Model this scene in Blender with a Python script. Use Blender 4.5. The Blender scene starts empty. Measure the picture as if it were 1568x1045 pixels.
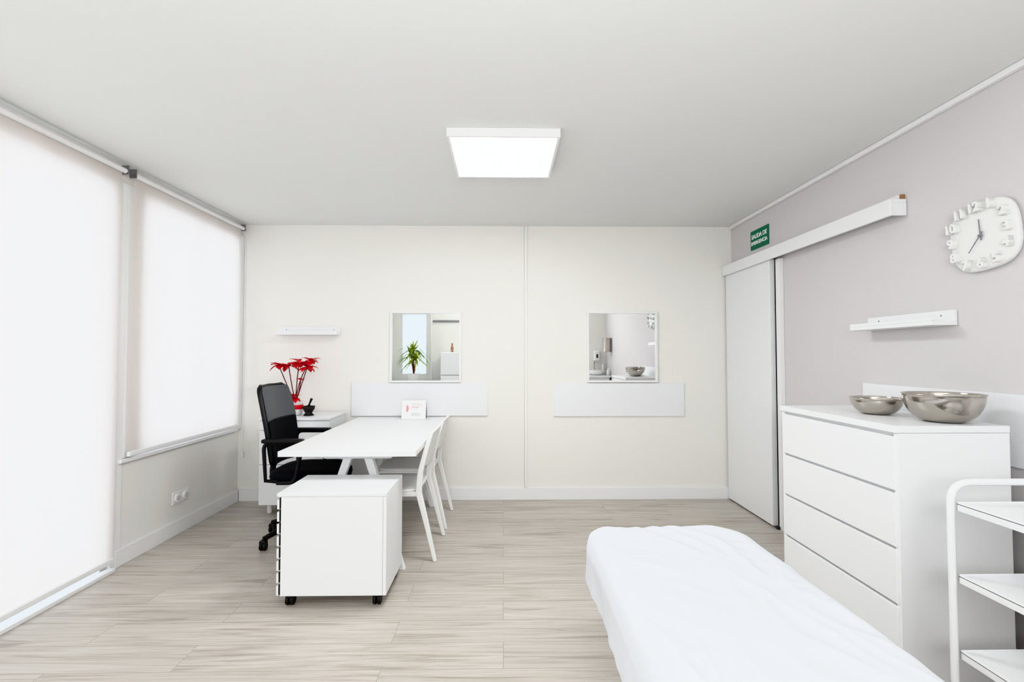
import bpy, bmesh, math, random
from mathutils import Vector, Matrix, noise
random.seed(7)
scene = bpy.context.scene
COL = scene.collection
pi = math.pi

# ------------------------------------------------------------------ helpers
def lin(c):
    out = []
    for v in c:
        v = v / 255.0
        out.append(v / 12.92 if v <= 0.04045 else ((v + 0.055) / 1.055) ** 2.4)
    return (out[0], out[1], out[2], 1.0)

def mat(name, rgb, rough=0.5, metal=0.0, var=0.03, scale=6.0, bump=0.0, bscale=80.0, spec=0.5, emis=None, estr=0.0):
    m = bpy.data.materials.new(name)
    m.use_nodes = True
    nt = m.node_tree
    b = nt.nodes["Principled BSDF"]
    b.inputs["Roughness"].default_value = rough
    b.inputs["Metallic"].default_value = metal
    b.inputs["Specular IOR Level"].default_value = spec
    c = lin(rgb)
    tc = nt.nodes.new("ShaderNodeTexCoord")
    n = nt.nodes.new("ShaderNodeTexNoise")
    n.inputs["Scale"].default_value = scale
    n.inputs["Detail"].default_value = 3
    nt.links.new(tc.outputs["Object"], n.inputs["Vector"])
    mx = nt.nodes.new("ShaderNodeMix")
    mx.data_type = 'RGBA'
    mx.inputs["A"].default_value = c
    mx.inputs["B"].default_value = (c[0] * (1 - var), c[1] * (1 - var), c[2] * (1 - var), 1)
    nt.links.new(n.outputs["Fac"], mx.inputs["Factor"])
    nt.links.new(mx.outputs["Result"], b.inputs["Base Color"])
    if bump > 0:
        n2 = nt.nodes.new("ShaderNodeTexNoise")
        n2.inputs["Scale"].default_value = bscale
        nt.links.new(tc.outputs["Object"], n2.inputs["Vector"])
        bp = nt.nodes.new("ShaderNodeBump")
        bp.inputs["Strength"].default_value = bump
        bp.inputs["Distance"].default_value = 0.002
        nt.links.new(n2.outputs["Fac"], bp.inputs["Height"])
        nt.links.new(bp.outputs["Normal"], b.inputs["Normal"])
    if emis:
        b.inputs["Emission Color"].default_value = emis
        b.inputs["Emission Strength"].default_value = estr
    return m

def root(name, loc=(0, 0, 0)):
    e = bpy.data.objects.new(name, None)
    e.empty_display_size = 0.1
    e.location = loc
    COL.objects.link(e)
    return e

def link(o, parent):
    COL.objects.link(o)
    if parent is not None:
        o.parent = parent
    return o

def off(parent):
    return Vector(parent.location) if parent is not None else Vector((0, 0, 0))

def mesh(name, verts, faces, m, parent=None, smooth=False, bevel=0.0, segs=2, subsurf=0, solid=0.0):
    o0 = off(parent)
    me = bpy.data.meshes.new(name)
    me.from_pydata([tuple(Vector(v) - o0) for v in verts], [], faces)
    bm = bmesh.new(); bm.from_mesh(me)
    bmesh.ops.recalc_face_normals(bm, faces=bm.faces)
    bm.to_mesh(me); bm.free()
    ms = m if isinstance(m, (list, tuple)) else [m]
    for q in ms:
        me.materials.append(q)
    o = bpy.data.objects.new(name, me)
    link(o, parent)
    if smooth:
        for p in me.polygons: p.use_smooth = True
    if solid:
        md = o.modifiers.new("solid", 'SOLIDIFY'); md.thickness = solid; md.offset = 0
    if bevel > 0:
        md = o.modifiers.new("bevel", 'BEVEL'); md.width = bevel; md.segments = segs
        md.limit_method = 'ANGLE'; md.angle_limit = math.radians(35)
    if subsurf:
        md = o.modifiers.new("sub", 'SUBSURF'); md.levels = subsurf; md.render_levels = subsurf
    return o

def box(name, lo, hi, m, parent=None, bevel=0.002, segs=2, smooth=False):
    x0, y0, z0 = lo; x1, y1, z1 = hi
    v = [(x0, y0, z0), (x1, y0, z0), (x1, y1, z0), (x0, y1, z0), (x0, y0, z1), (x1, y0, z1), (x1, y1, z1), (x0, y1, z1)]
    f = [(0, 3, 2, 1), (4, 5, 6, 7), (0, 1, 5, 4), (1, 2, 6, 5), (2, 3, 7, 6), (3, 0, 4, 7)]
    return mesh(name, v, f, m, parent, smooth=smooth, bevel=bevel, segs=segs)

def roundpath(pts, r, cyclic=False, n=6):
    P = [Vector(p) for p in pts]
    out = []
    N = len(P)
    for i in range(N):
        if not cyclic and i in (0, N - 1):
            out.append(P[i]); continue
        a = P[(i - 1) % N]; b = P[i]; c = P[(i + 1) % N]
        d1 = (a - b); d2 = (c - b)
        rr = min(r, d1.length * 0.49, d2.length * 0.49)
        p1 = b + d1.normalized() * rr; p2 = b + d2.normalized() * rr
        for k in range(n + 1):
            t = k / n
            out.append(p1 * (1 - t) ** 2 + b * 2 * t * (1 - t) + p2 * t * t)
    return out

def tube(name, pts, r, m, parent=None, cyclic=False, radii=None, res=6):
    o0 = off(parent)
    cu = bpy.data.curves.new(name, 'CURVE')
    cu.dimensions = '3D'
    cu.bevel_depth = r
    cu.bevel_resolution = res
    cu.use_fill_caps = True
    sp = cu.splines.new('POLY')
    sp.points.add(len(pts) - 1)
    for i, p in enumerate(pts):
        q = Vector(p) - o0
        sp.points[i].co = (q.x, q.y, q.z, 1)
        if radii: sp.points[i].radius = radii[i]
    sp.use_cyclic_u = cyclic
    sp.use_smooth = True
    cu.materials.append(m)
    o = bpy.data.objects.new(name, cu)
    return link(o, parent)

def lathe(name, prof, c, m, parent=None, n=48, cap=True):
    v = []; f = []
    for (r, z) in prof:
        for k in range(n):
            a = 2 * pi * k / n
            v.append((c[0] + r * math.cos(a), c[1] + r * math.sin(a), c[2] + z))
    for i in range(len(prof) - 1):
        for k in range(n):
            f.append((i * n + k, i * n + (k + 1) % n, (i + 1) * n + (k + 1) % n, (i + 1) * n + k))
    if cap:
        f.append(tuple(range(n)))
        f.append(tuple((len(prof) - 1) * n + k for k in range(n)))
    o = mesh(name, v, f, m, parent, smooth=True)
    return o

def loft(name, rings, m, parent=None, bevel=0.004):
    """rings: list of (centre, halfx, halfy) horizontal rectangles"""
    v = []; f = []
    for (c, hx, hy) in rings:
        x, y, z = c
        v += [(x - hx, y - hy, z), (x + hx, y - hy, z), (x + hx, y + hy, z), (x - hx, y + hy, z)]
    for i in range(len(rings) - 1):
        for k in range(4):
            f.append((i * 4 + k, i * 4 + (k + 1) % 4, (i + 1) * 4 + (k + 1) % 4, (i + 1) * 4 + k))
    f.append((0, 1, 2, 3)); L = 4 * (len(rings) - 1); f.append((L, L + 1, L + 2, L + 3))
    return mesh(name, v, f, m, parent, bevel=bevel)

def cylx(name, c, r, h, axis, m, parent=None, n=24, bevel=0.003):
    c = Vector(c); ax = Vector(axis).normalized()
    t = ax.orthogonal().normalized(); s = ax.cross(t)
    v = []; f = []
    for e in (-h / 2, h / 2):
        for k in range(n):
            a = 2 * pi * k / n
            v.append(c + ax * e + t * r * math.cos(a) + s * r * math.sin(a))
    for k in range(n):
        f.append((k, (k + 1) % n, n + (k + 1) % n, n + k))
    f.append(tuple(range(n))); f.append(tuple(range(n, 2 * n)))
    return mesh(name, v, f, m, parent, bevel=bevel)

def text(name, s, size, M, m, parent=None, ext=0.001, align='CENTER', bev=0.0):
    cu = bpy.data.curves.new(name, 'FONT')
    cu.body = s; cu.size = size; cu.extrude = ext; cu.align_x = align; cu.align_y = 'CENTER'
    cu.bevel_depth = bev
    cu.materials.append(m)
    o = bpy.data.objects.new(name, cu)
    link(o, parent)
    T = Matrix.Translation(-off(parent))
    o.matrix_local = T @ M
    return o

def M_faceX(loc, rot=0):   # text facing -X
    R = Matrix(((0, 0, -1, 0), (-1, 0, 0, 0), (0, 1, 0, 0), (0, 0, 0, 1)))
    return Matrix.Translation(loc) @ R @ Matrix.Rotation(rot, 4, 'Z')

# ------------------------------------------------------------------ materials
M_wall = mat("wall_offwhite_paint", (244, 242, 237), 0.75, var=0.02, scale=1.5, bump=0.05, spec=0.2)
M_wallr = mat("wall_light_grey_paint", (220, 216, 217), 0.75, var=0.03, scale=1.2, bump=0.05, spec=0.2)
M_wallleft = mat("wall_left_paint", (242, 240, 236), 0.75, var=0.03, scale=1.5, bump=0.05, spec=0.2)
M_ceil = mat("ceiling_paint", (236, 237, 235), 0.8, var=0.02, scale=1.0, spec=0.1)
M_white = mat("white_laminate", (244, 245, 246), 0.35, var=0.01)
M_trim = mat("white_trim_paint", (243, 243, 243), 0.45, var=0.01)
M_panel = mat("white_board", (240, 241, 243), 0.45, var=0.01)
M_metalw = mat("white_powder_coated_metal", (245, 246, 247), 0.3, var=0.01)
M_plasticw = mat("white_plastic", (243, 243, 241), 0.4, var=0.01)
M_black = mat("black_plastic", (22, 22, 24), 0.45, var=0.1)
M_blackfab = mat("black_fabric", (20, 20, 23), 0.9, var=0.3, scale=120, bump=0.3, bscale=300)
M_greyfab = mat("dark_grey_leather", (88, 90, 94), 0.45, var=0.15, scale=30, bump=0.3, bscale=200)
M_dark = mat("dark_gap", (70, 70, 72), 0.8)
M_grey = mat("grey_metal", (150, 150, 152), 0.35, metal=0.8)
M_wood = mat("raw_wood", (172, 132, 92), 0.6, var=0.3, scale=20)
M_steel = mat("polished_stainless_steel", (196, 190, 182), 0.14, metal=1.0, var=0.1, scale=3)
M_mirror = mat("mirror_glass", (240, 242, 242), 0.015, metal=1.0, var=0.0)
M_green = mat("exit_sign_green", (14, 112, 78), 0.5)
M_signw = mat("sign_lettering_white", (245, 248, 246), 0.6)
M_red = mat("red_petals", (232, 10, 30), 0.5, var=0.3, scale=30)
M_stem = mat("dark_red_stem", (104, 30, 30), 0.6)
M_leaf = mat("green_leaf", (120, 165, 50), 0.5, var=0.4, scale=10)
M_leafy = mat("yellow_green_leaf", (192, 210, 92), 0.5, var=0.4, scale=10)
M_stone = mat("black_stone", (34, 32, 34), 0.5, var=0.3, scale=60)
M_paper = mat("paper", (248, 248, 247), 0.7, var=0.01)
M_pink = mat("pink_print", (232, 160, 166), 0.7)
M_greytxt = mat("grey_print", (170, 170, 175), 0.7)
M_led = mat("led_diffuser", (255, 255, 255), 0.5, var=0.0, emis=(0.97, 0.99, 1.0, 1), estr=20.0)
M_fill_panel = mat("added_fill_diffuser", (255, 255, 255), 0.5, var=0.0, emis=(0.97, 0.99, 1.0, 1), estr=5.0)  # glow of the added second ceiling panel
M_hand = mat("grey_clock_hand", (140, 140, 144), 0.5)
M_seam_shadow = mat("painted_seam_shadow", (214, 211, 204), 0.8)  # shadow tone put into colour, for the strip at the wall seam

# sheet
M_sheet = mat("white_cotton_sheet", (230, 233, 238), 0.85, var=0.02, scale=4, bump=0.2, bscale=250, spec=0.1)

# blind fabric : translucent roller cloth lit by the daylight outside
M_blind = bpy.data.materials.new("translucent_blind_fabric"); M_blind.use_nodes = True
nt = M_blind.node_tree; nt.nodes.clear()
out = nt.nodes.new("ShaderNodeOutputMaterial")
tr = nt.nodes.new("ShaderNodeBsdfTranslucent"); df = nt.nodes.new("ShaderNodeBsdfDiffuse")
ad = nt.nodes.new("ShaderNodeMixShader")
tc = nt.nodes.new("ShaderNodeTexCoord"); mp = nt.nodes.new("ShaderNodeMapping"); mp.inputs["Scale"].default_value = (1, 3.0, 0.12)
nz = nt.nodes.new("ShaderNodeTexNoise"); nz.inputs["Scale"].default_value = 1.0; nz.inputs["Detail"].default_value = 1
cr = nt.nodes.new("ShaderNodeValToRGB")
cr.color_ramp.elements[0].position = 0.3; cr.color_ramp.elements[0].color = (0.84, 0.785, 0.75, 1)
cr.color_ramp.elements[1].position = 0.7; cr.color_ramp.elements[1].color = (0.90, 0.845, 0.81, 1)
nt.links.new(tc.outputs["Object"], mp.inputs["Vector"]); nt.links.new(mp.outputs["Vector"], nz.inputs["Vector"])
nt.links.new(nz.outputs["Fac"], cr.inputs["Fac"])
nt.links.new(cr.outputs["Color"], tr.inputs["Color"]); nt.links.new(cr.outputs["Color"], df.inputs["Color"])
nt.links.new(df.outputs[0], ad.inputs[1]); nt.links.new(tr.outputs[0], ad.inputs[2])
ad.inputs[0].default_value = 0.6
nt.links.new(ad.outputs[0], out.inputs["Surface"])

# floor : pale oak laminate planks running along X
M_floor = bpy.data.materials.new("pale_oak_laminate"); M_floor.use_nodes = True
nt = M_floor.node_tree; b = nt.nodes["Principled BSDF"]; b.inputs["Roughness"].default_value = 0.38
b.inputs["Specular IOR Level"].default_value = 0.45
tc = nt.nodes.new("ShaderNodeTexCoord")
br = nt.nodes.new("ShaderNodeTexBrick")
br.offset = 0.37; br.offset_frequency = 2; br.squash = 1.0
br.inputs["Color1"].default_value = (0.0, 0, 0, 1); br.inputs["Color2"].default_value = (1, 1, 1, 1)
br.inputs["Mortar"].default_value = (0.5, 0.5, 0.5, 1)
br.inputs["Scale"].default_value = 1.0; br.inputs["Mortar Size"].default_value = 0.0013
br.inputs["Mortar Smooth"].default_value = 0.3
br.inputs["Brick Width"].default_value = 1.38; br.inputs["Row Height"].default_value = 0.19
nt.links.new(tc.outputs["Object"], br.inputs["Vector"])
mul = nt.nodes.new("ShaderNodeVectorMath"); mul.operation = 'MULTIPLY_ADD'
mul.inputs[1].default_value = (7.3, 3.1, 0)
nt.links.new(br.outputs["Color"], mul.inputs[0]); nt.links.new(tc.outputs["Object"], mul.inputs[2])
mp = nt.nodes.new("ShaderNodeMapping"); mp.inputs["Scale"].default_value = (0.65, 11, 1)
nt.links.new(mul.outputs[0], mp.inputs["Vector"])
n1 = nt.nodes.new("ShaderNodeTexNoise"); n1.inputs["Scale"].default_value = 1.8; n1.inputs["Detail"].default_value = 9; n1.inputs["Roughness"].default_value = 0.6; n1.inputs["Distortion"].default_value = 1.6
nt.links.new(mp.outputs["Vector"], n1.inputs["Vector"])
r1 = nt.nodes.new("ShaderNodeValToRGB")
e = r1.color_ramp.elements
e[0].position = 0.32; e[0].color = lin((170, 161, 150)); e[1].position = 0.64; e[1].color = lin((208, 202, 194))
x = e.new(0.47); x.color = lin((197, 190, 181))
nt.links.new(n1.outputs["Fac"], r1.inputs["Fac"])
mp2 = nt.nodes.new("ShaderNodeMapping"); mp2.inputs["Scale"].default_value = (1.7, 75, 1)
nt.links.new(mul.outputs[0], mp2.inputs["Vector"])
n2 = nt.nodes.new("ShaderNodeTexNoise"); n2.inputs["Scale"].default_value = 2.0; n2.inputs["Detail"].default_value = 5
nt.links.new(mp2.outputs["Vector"], n2.inputs["Vector"])
mxa = nt.nodes.new("ShaderNodeMix"); mxa.data_type = 'RGBA'; mxa.blend_type = 'MULTIPLY'; mxa.inputs["Factor"].default_value = 0.42
r2 = nt.nodes.new("ShaderNodeValToRGB"); r2.color_ramp.elements[0].position = 0.32; r2.color_ramp.elements[0].color = (0.60, 0.58, 0.56, 1); r2.color_ramp.elements[1].position = 0.54
nt.links.new(n2.outputs["Fac"], r2.inputs["Fac"])
nt.links.new(r1.outputs["Color"], mxa.inputs["A"]); nt.links.new(r2.outputs["Color"], mxa.inputs["B"])
mxt = nt.nodes.new("ShaderNodeMix"); mxt.data_type = 'RGBA'; mxt.blend_type = 'MULTIPLY'; mxt.inputs["Factor"].default_value = 1
rt = nt.nodes.new("ShaderNodeValToRGB"); rt.color_ramp.elements[0].color = (0.94, 0.937, 0.935, 1); rt.color_ramp.elements[1].color = (1, 1, 1, 1)
nt.links.new(br.outputs["Color"], rt.inputs["Fac"])
nt.links.new(mxa.outputs["Result"], mxt.inputs["A"]); nt.links.new(rt.outputs["Color"], mxt.inputs["B"])
mxm = nt.nodes.new("ShaderNodeMix"); mxm.data_type = 'RGBA'
nt.links.new(br.outputs["Fac"], mxm.inputs["Factor"])
nt.links.new(mxt.outputs["Result"], mxm.inputs["A"]); mxm.inputs["B"].default_value = lin((150, 141, 130))
nt.links.new(mxm.outputs["Result"], b.inputs["Base Color"])
bp = nt.nodes.new("ShaderNodeBump"); bp.inputs["Strength"].default_value = 0.08; bp.inputs["Distance"].default_value = 0.002
nt.links.new(n2.outputs["Fac"], bp.inputs["Height"]); nt.links.new(bp.outputs["Normal"], b.inputs["Normal"])

# ------------------------------------------------------------------ room shell
XL, XR, YB, YR, H = -2.40, 2.12, 4.50, -1.15, 2.51
box("floor", (XL - .12, YR - .12, -0.1), (XR + .12, YB + .12, 0), M_floor, bevel=0)
box("ceiling", (XL - .12, YR - .12, H), (XR + .12, YB + .12, H + .1), M_ceil, bevel=0)
box("wall_back", (XL - .12, YB, 0), (XR + .12, YB + .12, H), M_wall, bevel=0)
box("wall_right", (XR, YR - .12, 0), (XR + .12, YB, H), M_wallr, bevel=0)
wr_ = root("wall_rear", (0, YR - .06, 0))
WX0, WX1, WZ0, WZ1 = -2.12, -1.56, .90, 2.20
box("right_section", (WX1, YR - .12, 0), (XR, YR, H), M_wall, wr_, bevel=0)
box("left_section", (XL - .12, YR - .12, 0), (WX0, YR, H), M_wall, wr_, bevel=0)
box("below_window", (WX0, YR - .12, 0), (WX1, YR, WZ0), M_wall, wr_, bevel=0)
box("above_window", (WX0, YR - .12, WZ1), (WX1, YR, H), M_wall, wr_, bevel=0)
w3 = root("window_3", ((WX0 + WX1) / 2, YR - .05, WZ0))
box("frame_left", (WX0 + .001, YR - .08, WZ0 + .001), (WX0 + .04, YR - .03, WZ1 - .001), M_trim, w3)
box("frame_right", (WX1 - .04, YR - .08, WZ0 + .001), (WX1 - .001, YR - .03, WZ1 - .001), M_trim, w3)
box("frame_bottom", (WX0 + .041, YR - .08, WZ0 + .001), (WX1 - .041, YR - .03, WZ0 + .04), M_trim, w3)
box("frame_top", (WX0 + .041, YR - .08, WZ1 - .04), (WX1 - .041, YR - .03, WZ1 - .001), M_trim, w3)
wl = root("wall_left", (XL, 1.7, 0))
box("lower_wall", (XL - .12, 3.09, 0), (XL, YB, .655), M_wallleft, wl, bevel=0)
box("header", (XL - .12, YR, 2.40), (XL, YB, H), M_wall, wl, bevel=0)
box("rear_section", (XL - .12, YR, 0), (XL, -.3, 2.40), M_wall, wl, bevel=0)

def window(name, y0, y1, z0, z1, mull, tb=.045):
    w = root(name, (XL - .04, (y0 + y1) / 2, z0))
    t = .045
    xa, xb = XL - .06, XL - .01
    box("frame_bottom", (xa, y0, z0), (xb, y1, z0 + tb), M_trim, w)
    box("frame_top", (xa, y0, z1 - t), (xb, y1, z1), M_trim, w)
    box("frame_near", (xa, y0, z0 + tb), (xb, y0 + t, z1 - t), M_trim, w)
    box("frame_far", (xa, y1 - t, z0 + tb), (xb, y1, z1 - t), M_trim, w)
    for i, y in enumerate(mull):
        box("mullion_%d" % (i + 1), (xa, y - .03, z0 + tb), (xb, y + .03, z1 - t), M_trim, w)
window("window_1", 3.211, 4.44, .655, 2.40, [])
window("window_2", -.3, 3.049, 0.0, 2.40, [1.4], .015)
box("trim_1", (XL - .07, 3.05, 0), (XL + .012, 3.13, 2.40), M_trim)
box("trim_9", (XL - .07, 3.131, .664), (XL + .012, 3.21, 2.40), M_trim)
box("trim_2", (XL - .07, 4.441, .655), (XL + .03, 4.498, 2.40), M_trim)
box("trim_3", (XL + .001, 3.10, .640), (XL + .03, 4.44, .662), M_trim)
box("trim_4", (.194, YB - .012, .11), (.216, YB - .0005, H - .002), M_trim)
box("seam_shadow_strip", (.189, YB - .005, .11), (.1935, YB - .0005, H - .002), M_seam_shadow, bevel=0)  # darker strip painted as the shadow beside the seam trim
box("trim_5", (XR - .03, YR, H - .028), (XR - .0005, YB, H - .0005), M_trim, bevel=.006)
box("trim_6", (XL + .001, -.28, .0005), (XL + .05, 3.05, .022), M_trim)
box("baseboard_back", (XL + .02, YB - .016, 0), (XR - .03, YB - .0005, .108), M_trim)
box("baseboard_left", (XL + .0005, 3.09, 0), (XL + .016, YB - .017, .105), M_trim)
box("baseboard_right", (XR - .016, YR + .02, 0), (XR - .0005, 3.60, .10), M_trim)

# roller blinds
def blind(name, y0, y1, zb):
    r = root(name, (XL + .035, (y0 + y1) / 2, zb))
    x = XL + .035
    ny, nz_ = 60, 24
    v = []; f = []
    for j in range(nz_ + 1):
        z = zb + (2.445 - zb) * j / nz_
        for i in range(ny + 1):
            y = y0 + (y1 - y0) * i / ny
            k = 1 - j / nz_
            dx = .005 * k * math.sin(y * 6 + .8) + .003 * noise.noise(Vector((y * 3, z * .5, 3)))
            v.append((x + dx, y, z))
    for j in range(nz_):
        for i in range(ny):
            a = j * (ny + 1) + i
            f.append((a, a + 1, a + ny + 2, a + ny + 1))
    mesh("fabric", v, f, M_blind, r, smooth=True)
    tube("roller_tube", [(x + .012, y0 - .01, 2.460), (x + .012, y1 + .01, 2.460)], .016, M_trim, r)
    box("bottom_bar", (x - .012, y0, zb - .028), (x + .012, y1, zb + .004), M_trim, r, bevel=.006)
    for i, y in enumerate((y0 - .018, y1 + .018)):
        box("bracket_%d" % (i + 1), (x - .015, y - .004, 2.440), (x + .03, y + .004, 2.497), M_grey, r)
    return r
blind("roller_blind", 3.145, 4.425, .70)
blind("roller_blind", 1.42, 3.045, .085)
blind("roller_blind", -.25, 1.36, .085)
ch = root("blind_cord", (XL + .06, 4.42, .75))
tube("chain", [(XL + .066, 4.445, 2.42), (XL + .064, 4.445, .45)], .0025, M_plasticw, ch)
box("cord_weight", (XL + .055, 4.435, .40), (XL + .075, 4.455, .45), M_plasticw, ch, bevel=.004)

# sliding door + rail
dr = root("door_1", (2.08, 4.1, 0))
box("slab", (2.055, 3.74, .012), (2.098, 4.48, 2.06), M_white, dr, bevel=.003)
box("jamb", (2.085, 3.655, 0), (2.119, 3.705, 2.05), M_trim, dr)
box("jamb_shadow_strip", (2.100, 3.705, 0), (2.119, 3.738, 2.05), M_dark, dr, bevel=0)
box("floor_guide", (2.06, 3.69, 0), (2.085, 3.72, .02), M_dark, dr)
rl = root("sliding_door_rail", (2.07, 3.5, 2.08))
box("cover", (2.03, 2.515, 2.048), (2.048, 4.495, 2.135), M_white, rl)
box("top", (2.048, 2.515, 2.117), (2.118, 4.495, 2.135), M_white, rl)
box("end_cap", (2.048, 2.515, 2.048), (2.118, 2.53, 2.117), M_white, rl)
box("backing_batten", (2.088, 2.535, 2.136), (2.118, 4.495, 2.162), M_trim, rl)
box("batten_wood_end", (2.096, 2.524, 2.1355), (2.118, 2.534, 2.163), M_wood, rl)

# exit sign
sg = root("exit_sign", (2.11, 3.985, 2.285))
box("plate", (2.112, 3.845, 2.205), (2.119, 4.125, 2.365), M_green, sg, bevel=.001)
text("line_1", "SALIDA DE", .050, M_faceX((2.1105, 3.985, 2.310)), M_signw, sg, .0005, bev=.0012)
text("line_2", "EMERGENCIA", .042, M_faceX((2.1105, 3.985, 2.255)), M_signw, sg, .0005, bev=.0012)

# ------------------------------------------------------------------ ceiling lights
def led(name, cx, cy, ml):
    r = root(name, (cx, cy, H))
    s = .30; zb, zt = 2.462, 2.509; w = .016
    box("frame_front", (cx - s, cy - s, zb), (cx + s, cy - s + w, zt), M_trim, r)
    box("frame_back", (cx - s, cy + s - w, zb), (cx + s, cy + s, zt), M_trim, r)
    box("frame_left", (cx - s, cy - s + w, zb), (cx - s + w, cy + s - w, zt), M_trim, r)
    box("frame_right", (cx + s - w, cy - s + w, zb), (cx + s, cy + s - w, zt), M_trim, r)
    box("diffuser", (cx - s + w, cy - s + w, zb + .004), (cx + s - w, cy + s - w, zb + .012), ml, r, bevel=0)
led("added_fill_panel", 0.0, 2.84, M_led)
led("added_fill_panel", 0.0, 0.55, M_fill_panel)  # unseen panel added above the view for more even light

# ------------------------------------------------------------------ wall mounted things
def mirror(name, x0, x1, z0, z1):
    r = root(name, ((x0 + x1) / 2, YB - .015, z0))
    w = .018; ya, yb = YB - .03, YB - .001
    box("frame_bottom", (x0, ya, z0), (x1, yb, z0 + w), M_trim, r)
    box("frame_top", (x0, ya, z1 - w), (x1, yb, z1), M_trim, r)
    box("frame_left", (x0, ya, z0 + w), (x0 + w, yb, z1 - w), M_trim, r)
    box("frame_right", (x1 - w, ya, z0 + w), (x1, yb, z1 - w), M_trim, r)
    box("glass", (x0 + w, YB - .016, z0 + w), (x1 - w, YB - .006, z1 - w), M_mirror, r, bevel=0)
mirror("wall_mirror", -1.035, -.385, 1.066, 1.716)
mirror("wall_mirror", .765, 1.415, 1.066, 1.716)

def wallboard(name, lo, hi):
    return box(name, lo, hi, M_panel, bevel=.002)
wallboard("wall_protection_board", (-1.38, YB - .016, .762), (-.145, YB - .001, 1.062))
wallboard("wall_protection_board", (.46, YB - .016, .755), (1.66, YB - .001, 1.058))
wallboard("wall_protection_board", (XR - .017, 1.62, .85), (XR - .001, 2.84, 1.15))

def ledge_back(name, x0, x1, z):
    r = root(name, ((x0 + x1) / 2, YB - .05, z))
    box("base", (x0, YB - .115, z), (x1, YB - .002, z + .018), M_white, r)
    box("back", (x0, YB - .016, z + .018), (x1, YB - .002, z + .075), M_white, r)
    box("lip", (x0, YB - .115, z + .018), (x1, YB - .103, z + .034), M_white, r)
    for i, x in enumerate((x0 + .06, x1 - .06)):
        cylx("screw_%d" % (i + 1), (x, YB - .0165, z + .05), .004, .002, (0, 1, 0), M_grey, r, n=12, bevel=0)
ledge_back("wall_shelf", -2.035, -1.487, 1.497)
rs = root("wall_shelf", (2.06, 2.5, 1.455))
box("base", (1.995, 2.245, 1.453), (2.118, 2.785, 1.472), M_white, rs)
box("back", (2.100, 2.245, 1.472), (2.118, 2.785, 1.526), M_white, rs)
box("lip", (1.995, 2.245, 1.472), (2.007, 2.785, 1.489), M_white, rs)
for i, y in enumerate((2.31, 2.70)):
    cylx("screw_%d" % (i + 1), (2.0995, y, 1.502), .004, .002, (1, 0, 0), M_grey, rs, n=12, bevel=0)

# socket
so = root("wall_socket", (XL + .01, 3.70, .27))
M_sock = mat("socket_shade", (205, 205, 203), .5)
box("plate", (XL + .001, 3.61, .225), (XL + .012, 3.79, .315), M_plasticw, so, bevel=.004)
for i, y in enumerate((3.655, 3.745)):
    cylx("outlet_ring_%d" % (i + 1), (XL + .018, y, .27), .031, .018, (1, 0, 0), M_plasticw, so, bevel=.004)
    cylx("outlet_well_%d" % (i + 1), (XL + .0275, y, .27), .019, .002, (1, 0, 0), M_sock, so, bevel=0)

# clock
ck = root("wall_clock", (2.10, 2.09, 1.835))
n = 72; v = []; f = []
def sq(a, r, p=3.6):
    c, s = math.cos(a), math.sin(a)
    k = r / ((abs(c) ** p + abs(s) ** p) ** (1 / p))
    return k * c, k * s
rot = math.radians(6)
def rc(dy, dz):
    return dy * math.cos(rot) - dz * math.sin(rot), dy * math.sin(rot) + dz * math.cos(rot)
prof = [(.144, .002), (.150, .010), (.152, .022), (.148, .030), (.142, .033), (.02, .028)]
for (r_, d) in prof:
    for k in range(n):
        y_, z_ = sq(2 * pi * k / n, r_, 3.0); y_, z_ = rc(y_, z_)
        v.append((XR - d, 2.09 - y_, 1.835 + z_))
for i in range(len(prof) - 1):
    for k in range(n):
        f.append((i * n + k, i * n + (k + 1) % n, (i + 1) * n + (k + 1) % n, (i + 1) * n + k))
f.append(tuple(range(n))); f.append(tuple((len(prof) - 1) * n + k for k in range(n)))
mesh("body", v, f, M_plasticw, ck, smooth=True)
for h in range(1, 13):
    a = pi / 2 - h * pi / 6
    y_, z_ = sq(a, .126, 3.0); y_, z_ = rc(y_, z_)
    text("numeral_%d" % h, str(h), .056, M_faceX((XR - .044, 2.09 - y_, 1.835 + z_), rot), M_plasticw, ck, .013, bev=.0025)
def hand(nm, ang, L, w, x):
    a = math.radians(ang)
    dy, dz = math.sin(a), math.cos(a)
    p0 = Vector((x, 2.09 + dy * .02, 1.835 - dz * .02)); p1 = Vector((x, 2.09 - dy * L, 1.835 + dz * L))
    s = Vector((0, dz, dy)).normalized() * w
    ex = Vector((.0015, 0, 0))
    vv = [p0 - s - ex, p0 + s - ex, p1 + s * .5 - ex, p1 - s * .5 - ex, p0 - s + ex, p0 + s + ex, p1 + s * .5 + ex, p1 - s * .5 + ex]
    mesh(nm, vv, [(0, 1, 2, 3), (4, 5, 6, 7), (0, 1, 5, 4), (1, 2, 6, 5), (2, 3, 7, 6), (3, 0, 4, 7)], M_hand, ck)
hand("hour_hand", -6, .075, .0025, XR - .036)
hand("minute_hand", 218, .085, .002, XR - .040)
cylx("hub", (XR - .038, 2.09, 1.835), .006, .014, (1, 0, 0), M_hand, ck, bevel=.001)

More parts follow.
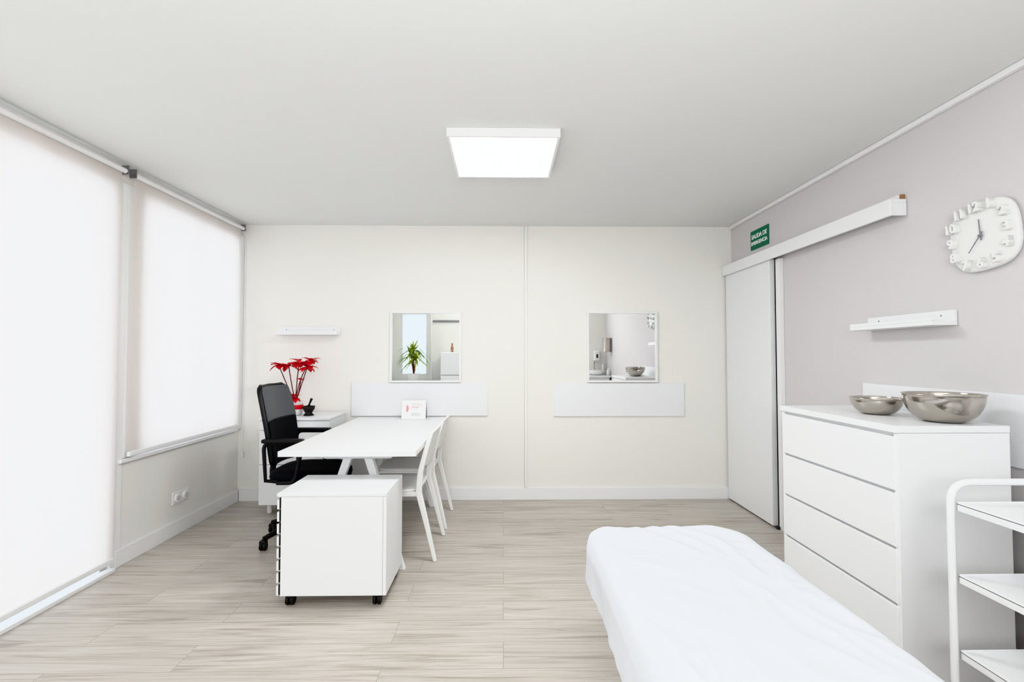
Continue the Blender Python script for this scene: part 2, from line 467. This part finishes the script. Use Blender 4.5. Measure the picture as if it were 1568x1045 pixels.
# ------------------------------------------------------------------ desk
dk = root("desk", (-.91, 3.68, 0))
box("tabletop", (-1.31, 2.88, .722), (-.51, 4.475, .754), M_white, dk, bevel=.003)
box("under_frame_left", (-1.12, 3.02, .690), (-1.08, 4.36, .7215), M_metalw, dk)
box("under_frame_right", (-.74, 3.02, .690), (-.70, 4.36, .7215), M_metalw, dk)
for i, (yt, yb) in enumerate(((3.12, 3.06), (4.25, 4.31))):
    box("leg_crossbar_%d" % (i + 1), (-1.12, yt - .03, .668), (-.70, yt + .03, .689), M_metalw, dk)
    for s, nm in ((-1, "a"), (1, "b")):
        loft("leg_%d%s" % (i + 1, nm), [((-.91 + s * .29, yb, 0), .018, .018), ((-.91 + s * .065, yt, .668), .026, .026)], M_metalw, dk)

# rolling drawer unit
def caster(nm, x, y, z, parent, r=.026):
    cylx(nm + "_wheel_a", (x - .012, y, r), r, .016, (1, 0, 0), M_black, parent)
    cylx(nm + "_wheel_b", (x + .012, y, r), r, .016, (1, 0, 0), M_black, parent)
    cylx(nm + "_fork", (x, y, (r + z) / 2), .011, z - r - .0004, (0, 0, 1), M_black, parent, n=12, bevel=.001)
    box(nm + "_hood", (x - .023, y - .02, r + .006), (x + .023, y + .02, z - .004), M_black, parent, bevel=.008)
du = root("rolling_drawer_unit", (-.89, 2.8, 0))
box("top", (-1.182, 2.60, .572), (-.612, 3.00, .590), M_white, du)
box("back_panel", (-.630, 2.60, .060), (-.612, 3.00, .571), M_white, du)
box("side_near", (-1.160, 2.60, .060), (-.631, 2.618, .571), M_white, du)
box("side_far", (-1.160, 2.982, .060), (-.631, 3.00, .571), M_white, du)
box("bottom", (-1.160, 2.619, .060), (-.631, 2.981, .078), M_white, du)
box("inside", (-1.158, 2.6185, .078), (-.632, 2.981, .570), M_dark, du, bevel=0)
for i in range(8):
    z0 = .062 + i * .0635
    box("drawer_front_%d" % (i + 1), (-1.182, 2.603, z0), (-1.169, 2.997, z0 + .050), M_white, du)
    box("drawer_gap_shade_%d" % (i + 1), (-1.1685, 2.601, z0 + .006), (-1.1601, 2.994, z0 + .058 if i < 7 else z0 + .06), M_black, du, bevel=0)  # black strip stands in for the shade in the drawer gaps
for i, (x, y) in enumerate(((-1.12, 2.64), (-.665, 2.64), (-1.12, 2.95), (-.655, 2.95))):
    caster("caster_%d" % (i + 1), x, y, .06, du, r=.0275)

# corner drawer unit
cu_ = root("drawer_cabinet", (-1.73, 4.27, 0))
box("carcass", (-2.00, 4.085, .085), (-1.43, 4.47, .780), M_white, cu_, bevel=.002)
box("top", (-2.005, 4.06, .781), (-1.425, 4.475, .800), M_white, cu_)
zz = [.09, .42, .70, .776]
for i in range(3):
    box("drawer_front_%d" % (i + 1), (-1.998, 4.066, zz[i]), (-1.432, 4.084, zz[i + 1] - .006), M_white, cu_)
for i, (x, y) in enumerate(((-1.95, 4.16), (-1.48, 4.16), (-1.95, 4.42), (-1.48, 4.42))):
    cylx("foot_%d" % (i + 1), (x, y, .042), .02, .084, (0, 0, 1), M_plasticw, cu_)

# ------------------------------------------------------------------ office chair (facing +X)
oc = root("office_chair", (-1.43, 3.6, 0))
cx, cy = -1.43, 3.60
for i in range(5):
    a = math.radians(160 + 72 * i)
    ex, ey = cx + .30 * math.cos(a), cy + .30 * math.sin(a)
    tube("base_arm_%d" % (i + 1), [(cx, cy, .125), (cx + .15 * math.cos(a), cy + .15 * math.sin(a), .115), (ex, ey, .075)], .02, M_black, oc, radii=[1.3, 1.1, .8])
    caster("caster_%d" % (i + 1), ex, ey, .072, oc, r=.027)
cylx("hub", (cx, cy, .13), .035, .08, (0, 0, 1), M_black, oc)
cylx("gas_column", (cx, cy, .28), .022, .30, (0, 0, 1), M_black, oc)
box("mechanism", (cx - .12, cy - .07, .405), (cx + .10, cy + .07, .438), M_black, oc, bevel=.01)
tube("tilt_lever", roundpath([(cx + .02, cy - .05, .42), (cx + .02, cy - .22, .41), (cx + .02, cy - .26, .38)], .03), .006, M_black, oc)
v = []; f = []
nn = 40
rings_ = [(.86, .438), (.98, .450), (1.0, .475), (.985, .498), (.93, .512), (.7, .518), (.35, .512)]
for (s, z) in rings_:
    for k in range(nn):
        a = 2 * pi * k / nn
        c, s2 = math.cos(a), math.sin(a); p = 4.0
        kk = 1 / ((abs(c) ** p + abs(s2) ** p) ** (1 / p))
        x_ = cx + .05 + .25 * s * kk * c; y_ = cy + .245 * s * kk * s2
        zz_ = z - (.03 * max(0, (x_ - cx - .17)) / .12 if x_ > cx + .17 else 0)
        v.append((x_, y_, zz_))
for i in range(len(rings_) - 1):
    for k in range(nn):
        f.append((i * nn + k, i * nn + (k + 1) % nn, (i + 1) * nn + (k + 1) % nn, (i + 1) * nn + k))
f.append(tuple(range(nn))); f.append(tuple((len(rings_) - 1) * nn + k for k in range(nn)))
mesh("seat", v, f, M_blackfab, oc, smooth=True)
def backrest(nm, s0, s1, th, mm, dx=0.0, scale=1.0):
    v = []; f = []
    ny_, nz2 = 20, 26
    for j in range(nz2 + 1):
        s = s0 + (s1 - s0) * j / nz2
        z = .545 + .56 * s
        hw = (.205 + .03 * math.sin(s * pi * .9)) * scale
        e0 = min(1, (1 - s) / .10); e1 = min(1, s / .09)
        hw -= .055 * (1 - math.sqrt(max(0, 1 - (1 - e0) ** 2))) + .05 * (1 - math.sqrt(max(0, 1 - (1 - e1) ** 2)))
        xc = cx - .185 - .10 * s + .018 * math.sin(s * pi)
        for i in range(ny_ + 1):
            t = -1 + 2 * i / ny_
            v.append((xc + .035 * t * t + dx, cy + hw * t, z))
    for j in range(nz2):
        for i in range(ny_):
            a = j * (ny_ + 1) + i
            f.append((a, a + 1, a + ny_ + 2, a + ny_ + 1))
    return mesh(nm, v, f, mm, oc, smooth=True, solid=th, bevel=.005)
backrest("backrest_frame", 0, 1, .03, M_black)
backrest("backrest_upper_pad", .56, .975, .016, M_greyfab, dx=.016, scale=.93)
backrest("backrest_lower_mesh", .03, .55, .010, M_blackfab, dx=.016, scale=.93)
tube("back_bracket", roundpath([(cx - .10, cy, .42), (cx - .25, cy, .42), (cx - .22, cy, .62)], .08), .02, M_black, oc)
for s, nm in ((-1, "near"), (1, "far")):
    y = cy + s * .262
    P = roundpath([(-1.605, y, .515), (-1.61, y, .725), (-1.35, y, .725), (-1.40, y, .455), (-1.52, y, .455)], .05, cyclic=False)
    tube("armrest_loop_" + nm, [(-1.52, y - s * .05, .45), (-1.595, y, .47)] + P[1:], .013, M_black, oc)
    tube("armrest_mount_" + nm, [(-1.50, y + 0 * s, .455), (-1.46, cy + s * .15, .435)], .012, M_black, oc)
    box("armrest_pad_" + nm, (-1.62, y - .026, .722), (-1.345, y + .026, .7495), M_black, oc, bevel=.011, segs=3)

# ------------------------------------------------------------------ white visitor chairs (facing -X)
def visitor(name, yc):
    r = root(name, (-.72, yc, 0))
    hy = .205
    for s, nm in ((-1, "near"), (1, "far")):
        y = yc + s * hy
        loft("rear_leg_" + nm, [((-.435, y + s * .02, 0), .012, .013), ((-.49, y + s * .008, .22), .016, .014), ((-.545, y, .43), .020, .015),
                                ((-.535, y, .56), .018, .014), ((-.50, y, .70), .016, .013), ((-.465, y - s * .005, .815), .014, .012)], M_plasticw, r, bevel=.006)
        loft("front_leg_" + nm, [((-.985, y + s * .02, 0), .012, .012), ((-.935, y, .43), .018, .016)], M_plasticw, r, bevel=.006)
        box("seat_rail_" + nm, (-.94, y - .012, .405), (-.55, y + .012, .435), M_plasticw, r, bevel=.005)
    v = []; f = []
    for (s, z) in ((.96, .432), (1, .438), (1, .446), (.97, .452), (.6, .444), (.2, .440)):
        for k in range(40):
            a = 2 * pi * k / 40; c, s2 = math.cos(a), math.sin(a); p = 5
            kk = 1 / ((abs(c) ** p + abs(s2) ** p) ** (1 / p))
            v.append((-.755 + .215 * s * kk * c, yc + .225 * s * kk * s2, z))
    for i in range(5):
        for k in range(40):
            f.append((i * 40 + k, i * 40 + (k + 1) % 40, (i + 1) * 40 + (k + 1) % 40, (i + 1) * 40 + k))
    f.append(tuple(range(40))); f.append(tuple(200 + k for k in range(40)))
    mesh("seat", v, f, M_plasticw, r, smooth=True)
    v = []; f = []
    for j in range(13):
        t = j / 12; z = .58 + .25 * t
        xx = -.53 + .068 * t
        for i in range(17):
            q = -1 + 2 * i / 16
            zz3 = z - (.02 * q * q if j == 12 else 0) + (.02 * q * q if j == 0 else 0)
            v.append((xx + .022 * (1 - q * q), yc + q * .207, zz3))
    for j in range(12):
        for i in range(16):
            a = j * 17 + i
            f.append((a, a + 1, a + 18, a + 17))
    mesh("backrest", v, f, M_plasticw, r, smooth=True, solid=.012, bevel=.003)
visitor("visitor_chair", 3.395)
visitor("visitor_chair", 3.975)

# ------------------------------------------------------------------ desk calendar
dc = root("desk_calendar", (-.785, 4.33, .755))
v = [(-.89, 4.30, .7555), (-.68, 4.30, .7555), (-.68, 4.345, .915), (-.89, 4.345, .915)]
mesh("front_card", v, [(0, 1, 2, 3)], M_paper, dc, solid=.002)
v = [(-.89, 4.40, .7555), (-.68, 4.40, .7555), (-.68, 4.348, .915), (-.89, 4.348, .915)]
mesh("back_card", v, [(0, 1, 2, 3)], M_greytxt, dc, solid=.002)
def onc(u, w, d=.0025):
    return Vector((-.89 + u * .21, 4.30 + .045 * w - d, .7555 + .1595 * w + .0007))
def cardrect(nm, u0, w0, u1, w1, m):
    mesh(nm, [onc(u0, w0), onc(u1, w0), onc(u1, w1), onc(u0, w1)], [(0, 1, 2, 3)], m, dc)
for i, w in enumerate((.82, .74, .30, .24, .18)):
    cardrect("print_line_%d" % (i + 1), .40, w, .40 + (.45 if i % 2 else .35), w + .015, M_greytxt)
v = [onc(.25, .40), onc(.29, .55), onc(.26, .70), onc(.22, .76), onc(.19, .70), onc(.18, .5), onc(.2, .38)]
mesh("pink_figure", v, [tuple(range(7))], M_pink, dc)
cardrect("print_band", .40, .62, .70, .65, M_pink)

# ------------------------------------------------------------------ poinsettia
pt = root("potted_poinsettia", (-1.79, 4.25, .80))
pc = (-1.785, 4.25, .801)
lathe("pot", [(.040, 0), (.055, .01), (.062, .05), (.058, .10), (.064, .12), (.058, .12), (.05, .10)], pc, M_plasticw, pt, n=32)
lathe("red_ribbon", [(.0625, .052), (.066, .06), (.064, .084), (.0605, .09)], pc, M_red, pt, n=32, cap=False)
lathe("soil", [(.001, .10), (.054, .102)], pc, mat("soil", (60, 42, 30), .9), pt, n=24, cap=False)
def petal(V, F, c, d, up, L, W):
    d = d.normalized(); s = d.cross(up).normalized(); nrm = s.cross(d).normalized()
    b0 = len(V)
    for t, w, h in ((0, .12, 0), (.3, .8, .10), (.6, 1, .12), (.85, .5, .06), (1, .02, -.05)):
        for q in (-1, 0, 1):
            V.append(c + d * L * t + s * W * w * q * .5 + nrm * (L * h + (-.1 * W * w if q == 0 else 0)))
    for i in range(4):
        for q in range(2):
            a = b0 + i * 3 + q
            F.append((a, a + 1, a + 4, a + 3))
def flower(nm, c, n, L):
    V = []; F = []
    c = Vector(c)
    for k in range(n):
        a = 2 * pi * k / n + random.uniform(-.3, .3)
        el = random.uniform(-.75, .45)
        d = Vector((math.cos(a) * math.cos(el), math.sin(a) * math.cos(el), math.sin(el)))
        petal(V, F, c, d, Vector((0, 0, 1)), L * random.uniform(.75, 1.1), L * .66)
    mesh(nm, V, F, M_red, pt, smooth=True, solid=.0015)
heads = [(-1.93, 4.24, 1.235), (-1.86, 4.28, 1.225), (-1.745, 4.22, 1.255), (-1.665, 4.24, 1.27), (-1.68, 4.22, 1.215), (-1.79, 4.22, .985), (-1.74, 4.24, 1.10)]
for i, hd in enumerate(heads):
    base = Vector((-1.785, 4.25, .90))
    hd = Vector(hd)
    mid = base.lerp(hd, .5) + Vector((random.uniform(-.04, .04), random.uniform(-.02, .02), .03))
    pts = []
    for k in range(9):
        t = k / 8
        pts.append(base * (1 - t) ** 2 + mid * 2 * t * (1 - t) + hd * t * t)
    tube("stem_%d" % (i + 1), pts, .004, M_stem, pt, res=3)
    if i < 5: flower("flower_%d" % (i + 1), hd, 12, .086)
    elif i == 5: flower("flower_%d" % (i + 1), hd - Vector((0, 0, .03)), 9, .075)
    else: flower("flower_%d" % (i + 1), hd, 5, .045)

mo = root("mortar_and_pestle", (-1.66, 4.22, .80))
lathe("mortar", [(.036, 0), (.044, .004), (.028, .02), (.034, .035), (.047, .055), (.052, .08), (.046, .08), (.04, .058), (.01, .045)], (-1.66, 4.22, .801), M_stone, mo, n=32)
tube("pestle", [(-1.668, 4.22, .862), (-1.652, 4.215, .90), (-1.632, 4.21, .945)], .009, M_stone, mo, radii=[1.5, .8, 1.2])

# ------------------------------------------------------------------ chest of drawers
cd = root("chest_of_drawers", (1.79, 2.335, 0))
x0, x1, y0, y1, T = 1.56, 2.02, 1.93, 2.74, 1.030
box("top", (x0 - .004, y0 - .002, T - .028), (x1, y1 + .002, T), M_white, cd)
box("side_near", (x0 + .006, y0, 0), (x1, y0 + .022, T - .029), M_white, cd)
box("side_far", (x0 + .006, y1 - .022, 0), (x1, y1, T - .029), M_white, cd)
box("carcass", (x0 + .03, y0 + .023, .03), (x1 - .005, y1 - .023, T - .03), M_trim, cd, bevel=0)
box("plinth", (x0 + .02, y0 + .023, 0), (x0 + .03, y1 - .023, .085), M_white, cd)
zs = [.095, .325, .548, .772, .998]
for i in range(4):
    box("drawer_front_%d" % (i + 1), (x0, y0 + .012, zs[i]), (x0 + .02, y1 - .012, zs[i + 1] - .012), M_white, cd, bevel=.003)
    box("drawer_grip_%d" % (i + 1), (x0 + .021, y0 + .024, zs[i + 1] - .03), (x0 + .029, y1 - .024, zs[i + 1] + .004 if i < 3 else zs[i + 1]), M_panel, cd, bevel=0)

def bowl(name, c, R, h):
    rb = R * .36
    pr = [(0.001, 0), (rb * .9, 0), (rb, .002)]
    for k in range(1, 15):
        t = k / 14
        a = t * pi / 2
        pr.append((rb + (R - rb) * math.sin(a) ** .95, h * (1 - math.cos(a)) ** .95))
    pr.append((R + .004, h + .001)); pr.append((R + .004, h + .004)); pr.append((R - .002, h + .003))
    for k in range(14, 0, -1):
        t = k / 14; a = t * pi / 2
        pr.append((rb + (R - rb) * math.sin(a) ** .95 - .003, h * (1 - math.cos(a)) ** .95 + .002))
    pr.append((rb * .8, .004)); pr.append((.001, .004))
    lathe(name, [(r_, z_) for r_, z_ in pr], c, M_steel, None, n=80, cap=False)
bowl("steel_bowl", (1.865, 2.055, T + .0005), .137, .115)
bowl("steel_bowl", (1.790, 2.33, T + .0005), .105, .075)

# ------------------------------------------------------------------ trolley
tl = root("utility_trolley", (1.74, 1.43, 0))
X0, X1, Y0, Y1 = 1.515, 1.95, 1.20, 1.65
for i, y in enumerate((Y1, Y0)):
    tube("side_loop_%d" % (i + 1), roundpath([(X0, y, .16), (X0, y, .880), (X1, y, .880), (X1, y, .16)], .07, cyclic=True), .0115, M_metalw, tl, cyclic=True)
    for j, x in enumerate((X0 + .10, X1 - .10)):
        cylx("caster_%d%d_stem" % (i, j), (x, y, .10), .008, .12, (0, 0, 1), M_grey, tl, n=12, bevel=0)
        cylx("caster_%d%d_wheel" % (i, j), (x, y, .032), .032, .022, (1, 0, 0), M_black, tl)
for i, z in enumerate((.808, .568, .318)):
    a, b_, c, d = X0 + .010, X1 - .010, Y0 + .011, Y1 - .011
    box("shelf_%d" % (i + 1), (a, c, z), (b_, d, z + .006), M_metalw, tl, bevel=.002)
    box("shelf_%d_rim_left" % (i + 1), (a, c, z - .02), (a + .005, d, z + .010), M_metalw, tl)
    box("shelf_%d_rim_right" % (i + 1), (b_ - .005, c, z - .02), (b_, d, z + .010), M_metalw, tl)
    box("shelf_%d_rim_near" % (i + 1), (a, c, z - .02), (b_, c + .005, z + .010), M_metalw, tl)
    box("shelf_%d_rim_far" % (i + 1), (a, d - .005, z - .02), (b_, d, z + .010), M_metalw, tl)

# ------------------------------------------------------------------ massage table with sheet
mt = root("massage_table", (.66, 1.1, 0))
bx, by, hw, hl, cr_ = .655, 1.10, .315, .950, .09
def rr_perim(hw, hl, r, N):
    pts = []
    corners = [(hw - r * 1.6, hl - r * 1.6, 0, r * 1.6), (-hw + r, hl - r, 90, r), (-hw + r, -hl + r, 180, r), (hw - r, -hl + r, 270, r)]
    poly = []
    for (cx_, cy_, a0, rr) in corners:
        for k in range(25):
            a = math.radians(a0 + 90 * k / 24)
            poly.append(Vector((cx_ + rr * math.cos(a), cy_ + rr * math.sin(a))))
    poly.append(poly[0])
    L = [0]
    for i in range(1, len(poly)):
        L.append(L[-1] + (poly[i] - poly[i - 1]).length)
    j = 0
    for i in range(N):
        s = L[-1] * i / N
        while L[j + 1] < s: j += 1
        t = (s - L[j]) / max(1e-9, L[j + 1] - L[j])
        pts.append(poly[j].lerp(poly[j + 1], t))
    return pts
N = 440
pp = rr_perim(hw, hl, cr_, N)
nrm = []
for i in range(N):
    t = (pp[(i + 2) % N] - pp[i - 2]).normalized()
    nrm.append(Vector((t.y, -t.x)))
ZT = .612
def wr(x, y):
    a = noise.noise(Vector((x * 2.6 + y * .8, y * 1.3 - x, 1.3)))
    b_ = noise.noise(Vector((x * 6 + 3 * a + y * 1.5, y * 3.4, 5.1)))
    c = noise.noise(Vector((x * 5 - y * 6, y * 7 + x * 9, 9.7)))
    return .011 * a + .009 * (1 - abs(b_) * 2.2) + .0055 * (1 - 2 * abs(c))
v = []; f = []
K1, K2 = 60, 16
for k in range(K1 + 1):
    s = k / K1
    s = s ** .8
    for i in range(N):
        p = pp[i]
        med = Vector((0, max(-(hl - hw), min(hl - hw, p.y))))
        q = med.lerp(p, s)
        e_ = max(0, (s - .84) / .16)
        z = ZT - .004 + wr(q.x, q.y) * (1 - .6 * e_) - .030 * (1 - math.sqrt(max(0, 1 - e_ ** 2 * .98)))
        v.append((bx + q.x, by + q.y, z))
for k in range(1, K2 + 1):
    t = k / K2
    for i in range(N):
        p = pp[i]; n_ = nrm[i]
        rip = noise.noise(Vector((p.x * 5, p.y * 4, 2.2 + t * .5))) * .016 * t + noise.noise(Vector((p.x * 13, p.y * 13, 7 + t))) * .007 * t
        o_ = .010 * math.sqrt(min(1, t * 4)) + .004 * t + rip
        hem = .155 + .015 * noise.noise(Vector((p.x * 2.5, p.y * 2.5, 11)))
        v.append((bx + p.x + n_.x * o_, by + p.y + n_.y * o_, ZT - .034 - hem * t))
tot = K1 + K2
for k in range(tot):
    for i in range(N):
        f.append((k * N + i, k * N + (i + 1) % N, (k + 1) * N + (i + 1) % N, (k + 1) * N + i))
o = mesh("sheet", v, f, M_sheet, mt, smooth=True)
bm = bmesh.new(); bm.from_mesh(o.data); bmesh.ops.remove_doubles(bm, verts=bm.verts, dist=1e-5)
bmesh.ops.recalc_face_normals(bm, faces=bm.faces)
bm.to_mesh(o.data); bm.free()
for p in o.data.polygons: p.use_smooth = True
box("mattress", (bx - hw + .04, by - hl + .04, .50), (bx + hw - .04, by + hl - .04, .565), M_paper, mt, bevel=.02)
box("frame", (bx - hw + .07, by - hl + .07, .45), (bx + hw - .07, by + hl - .07, .499), M_metalw, mt, bevel=.004)
for i, (sx, sy) in enumerate(((-1, -1), (1, -1), (-1, 1), (1, 1))):
    loft("leg_%d" % (i + 1), [((bx + sx * .16, by + sy * .40, 0), .018, .018), ((bx + sx * .16, by + sy * .40, .449), .022, .022)], M_metalw, mt)

# ------------------------------------------------------------------ area behind the camera (seen only in the mirrors)
sb = root("sideboard", (-1.80, -.80, 0))
box("body", (-2.3, -1.12, .02), (-1.30, -.52, .80), M_white, sb)
box("door_left", (-2.29, -.519, .04), (-1.81, -.505, .78), M_white, sb)
box("door_right", (-1.79, -.519, .04), (-1.31, -.505, .78), M_white, sb)
box("feet", (-2.25, -1.1, 0), (-1.35, -.56, .02), M_dark, sb)
px_, py_ = -1.76, -.68
pl = root("potted_dracaena", (px_, py_, .80))
lathe("pot", [(.07, 0), (.10, .01), (.12, .15), (.125, .16), (.11, .16), (.10, .14)], (px_, py_, .801), M_plasticw, pl, n=32)
V1 = []; F1 = []; V2 = []; F2 = []
for hd_i, hd in enumerate(((px_, py_, 1.42), (px_ + .05, py_ + .03, 1.22), (px_ - .05, py_ - .0, 1.30))):
    tube("trunk_%d" % (hd_i + 1), [(px_, py_, .94), (hd[0], hd[1], hd[2])], .014, M_stem, pl)
    for k in range(44):
        a = random.uniform(0, 2 * pi); el = random.uniform(-.1, 1.3); L = random.uniform(.28, .39)
        VV, FF = (V1, F1) if k % 3 == 0 else (V2, F2)
        c = Vector(hd); d = Vector((math.cos(a), math.sin(a), 0)); s = Vector((-d.y, d.x, 0))
        b0 = len(VV)
        for j in range(7):
            t = j / 6
            hor = L * t * math.cos(el) * (1 + .05 * t); up = L * (t * math.sin(el) - .5 * t * t * (.4 + math.cos(el)))
            w = .018 * math.sin(pi * min(.98, .15 + .85 * t)) + .001
            ctr = c + d * hor + Vector((0, 0, up))
            VV += [ctr - s * w, ctr + s * w]
        for j in range(6):
            q = b0 + j * 2
            FF.append((q, q + 1, q + 3, q + 2))
mesh("leaves_green", V1, F1, M_leaf, pl)
mesh("leaves_variegated", V2, F2, M_leafy, pl)

fr = root("refrigerator", (-.95, -.86, 0))
box("body", (-1.22, -1.12, .02), (-.70, -.58, 1.38), M_white, fr, bevel=.01)
box("door_lower", (-1.218, -.578, .04), (-.702, -.545, .92), M_white, fr, bevel=.008)
box("door_upper", (-1.218, -.578, .94), (-.702, -.545, 1.37), M_white, fr, bevel=.008)
box("feet", (-1.18, -1.08, 0), (-.74, -.62, .02), M_dark, fr)
box("handle", (-.76, -.544, .98), (-.74, -.52, 1.2), M_grey, fr)
vs = root("wooden_figurine", (-1.02, -.80, 1.38))
lathe("figure", [(.03, 0), (.035, .01), (.02, .03), (.035, .07), (.025, .11), (.012, .13), (.022, .15), (.018, .175), (.002, .185)], (-1.02, -.80, 1.3805), M_wood, vs, n=24)
d2 = root("door_2", (-.1, YR, 0))
box("slab", (-.45, YR + .002, .01), (.35, YR + .03, 2.03), M_white, d2)
box("casing_left", (-.52, YR + .001, 0), (-.452, YR + .035, 2.10), M_trim, d2)
box("casing_right", (.352, YR + .001, 0), (.42, YR + .035, 2.10), M_trim, d2)
box("casing_top", (-.452, YR + .001, 2.032), (.352, YR + .035, 2.10), M_trim, d2)
cylx("handle", (.27, YR + .06, 1.02), .01, .1, (1, 0, 0), M_grey, d2, bevel=0)
# trims on the rear wall, seen in the mirror
box("trim_7", (-1.50, YR + .001, .81), (-1.46, YR + .03, H - .002), M_trim, bevel=0)
box("trim_8", (-1.459, YR + .001, 2.0), (-.53, YR + .03, 2.04), M_grey, bevel=0)
wc = root("wash_counter", (1.6, -.8, 0))
box("cabinet", (1.02, -1.12, .0), (2.08, -.62, .88), M_white, wc)
box("worktop", (1.0, -1.14, .881), (2.10, -.58, .92), M_white, wc, bevel=.005)
tube("faucet", roundpath([(1.86, -1.05, .92), (1.86, -1.05, 1.20), (1.86, -.88, 1.20), (1.86, -.88, 1.14)], .07), .012, M_steel, wc)
lathe("basin", [(.10, 0), (.15, .03), (.18, .10), (.17, .10), (.13, .04), (.01, .02)], (1.86, -.84, .9205), M_plasticw, wc, n=40)
for i, (x, y, h) in enumerate(((2.06, -.66, .10), (1.62, -.80, .15), (2.04, -1.05, .18))):
    lathe("soap_bottle_%d" % (i + 1), [(.028, 0), (.030, h), (.012, h + .02), (.012, h + .05)], (x, y, .9205), M_plasticw, wc, n=24)
sd = root("soap_dispenser", (1.93, YR + .06, 1.3))
box("body", (1.86, YR + .001, 1.20), (1.98, YR + .11, 1.42), M_plasticw, sd, bevel=.03, segs=4)
box("window", (1.90, YR + .1105, 1.26), (1.94, YR + .114, 1.34), M_dark, sd)
pt2 = root("paper_towel_holder", (2.05, -.62, 1.5))
cylx("holder_body", (2.03, -.62, 1.52), .08, .28, (0, 0, 1), M_steel, pt2, bevel=.01)
box("wall_bracket", (2.10, -.65, 1.42), (2.119, -.59, 1.60), M_steel, pt2)

# ------------------------------------------------------------------ fill lights added behind the camera to brighten the room
def area(name, loc, rot_, sx, sy, power, col):
    l = bpy.data.lights.new(name, 'AREA'); l.shape = 'RECTANGLE'; l.size = sx; l.size_y = sy
    l.energy = power; l.color = col
    o = bpy.data.objects.new(name, l); o.location = loc; o.rotation_euler = rot_
    COL.objects.link(o); return o
area("added_front_fill", (0, -.95, 1.65), (math.radians(118), 0, 0), 1.2, .8, 42, (.98, .99, 1))  # unseen fill added, tilted up towards back wall and ceiling
area("added_ceiling_fill", (0, -.2, 1.75), (math.radians(180), 0, 0), 1.0, .8, 12, (.98, .99, 1))  # unseen fill added, aimed straight up at the ceiling

# ------------------------------------------------------------------ world + camera
w = bpy.data.worlds.new("daylight"); scene.world = w; w.use_nodes = True
nt = w.node_tree
bg = nt.nodes["Background"]
bg.inputs["Color"].default_value = (0.84, 0.92, 1.0, 1)
bg.inputs["Strength"].default_value = 1.7

cam = bpy.data.cameras.new("camera"); co = bpy.data.objects.new("camera", cam); COL.objects.link(co)
cam.sensor_fit = 'HORIZONTAL'; cam.sensor_width = 36
cam.lens = 750 / 1568 * 36
cam.clip_start = .03
co.location = (0, 0, 1.31)
co.rotation_euler = (pi / 2 + .03, 0, -.0173)
scene.camera = co
try:
    scene.view_settings.view_transform = 'Khronos PBR Neutral'
except Exception:
    scene.view_settings.view_transform = 'Standard'
scene.view_settings.exposure = 0.34
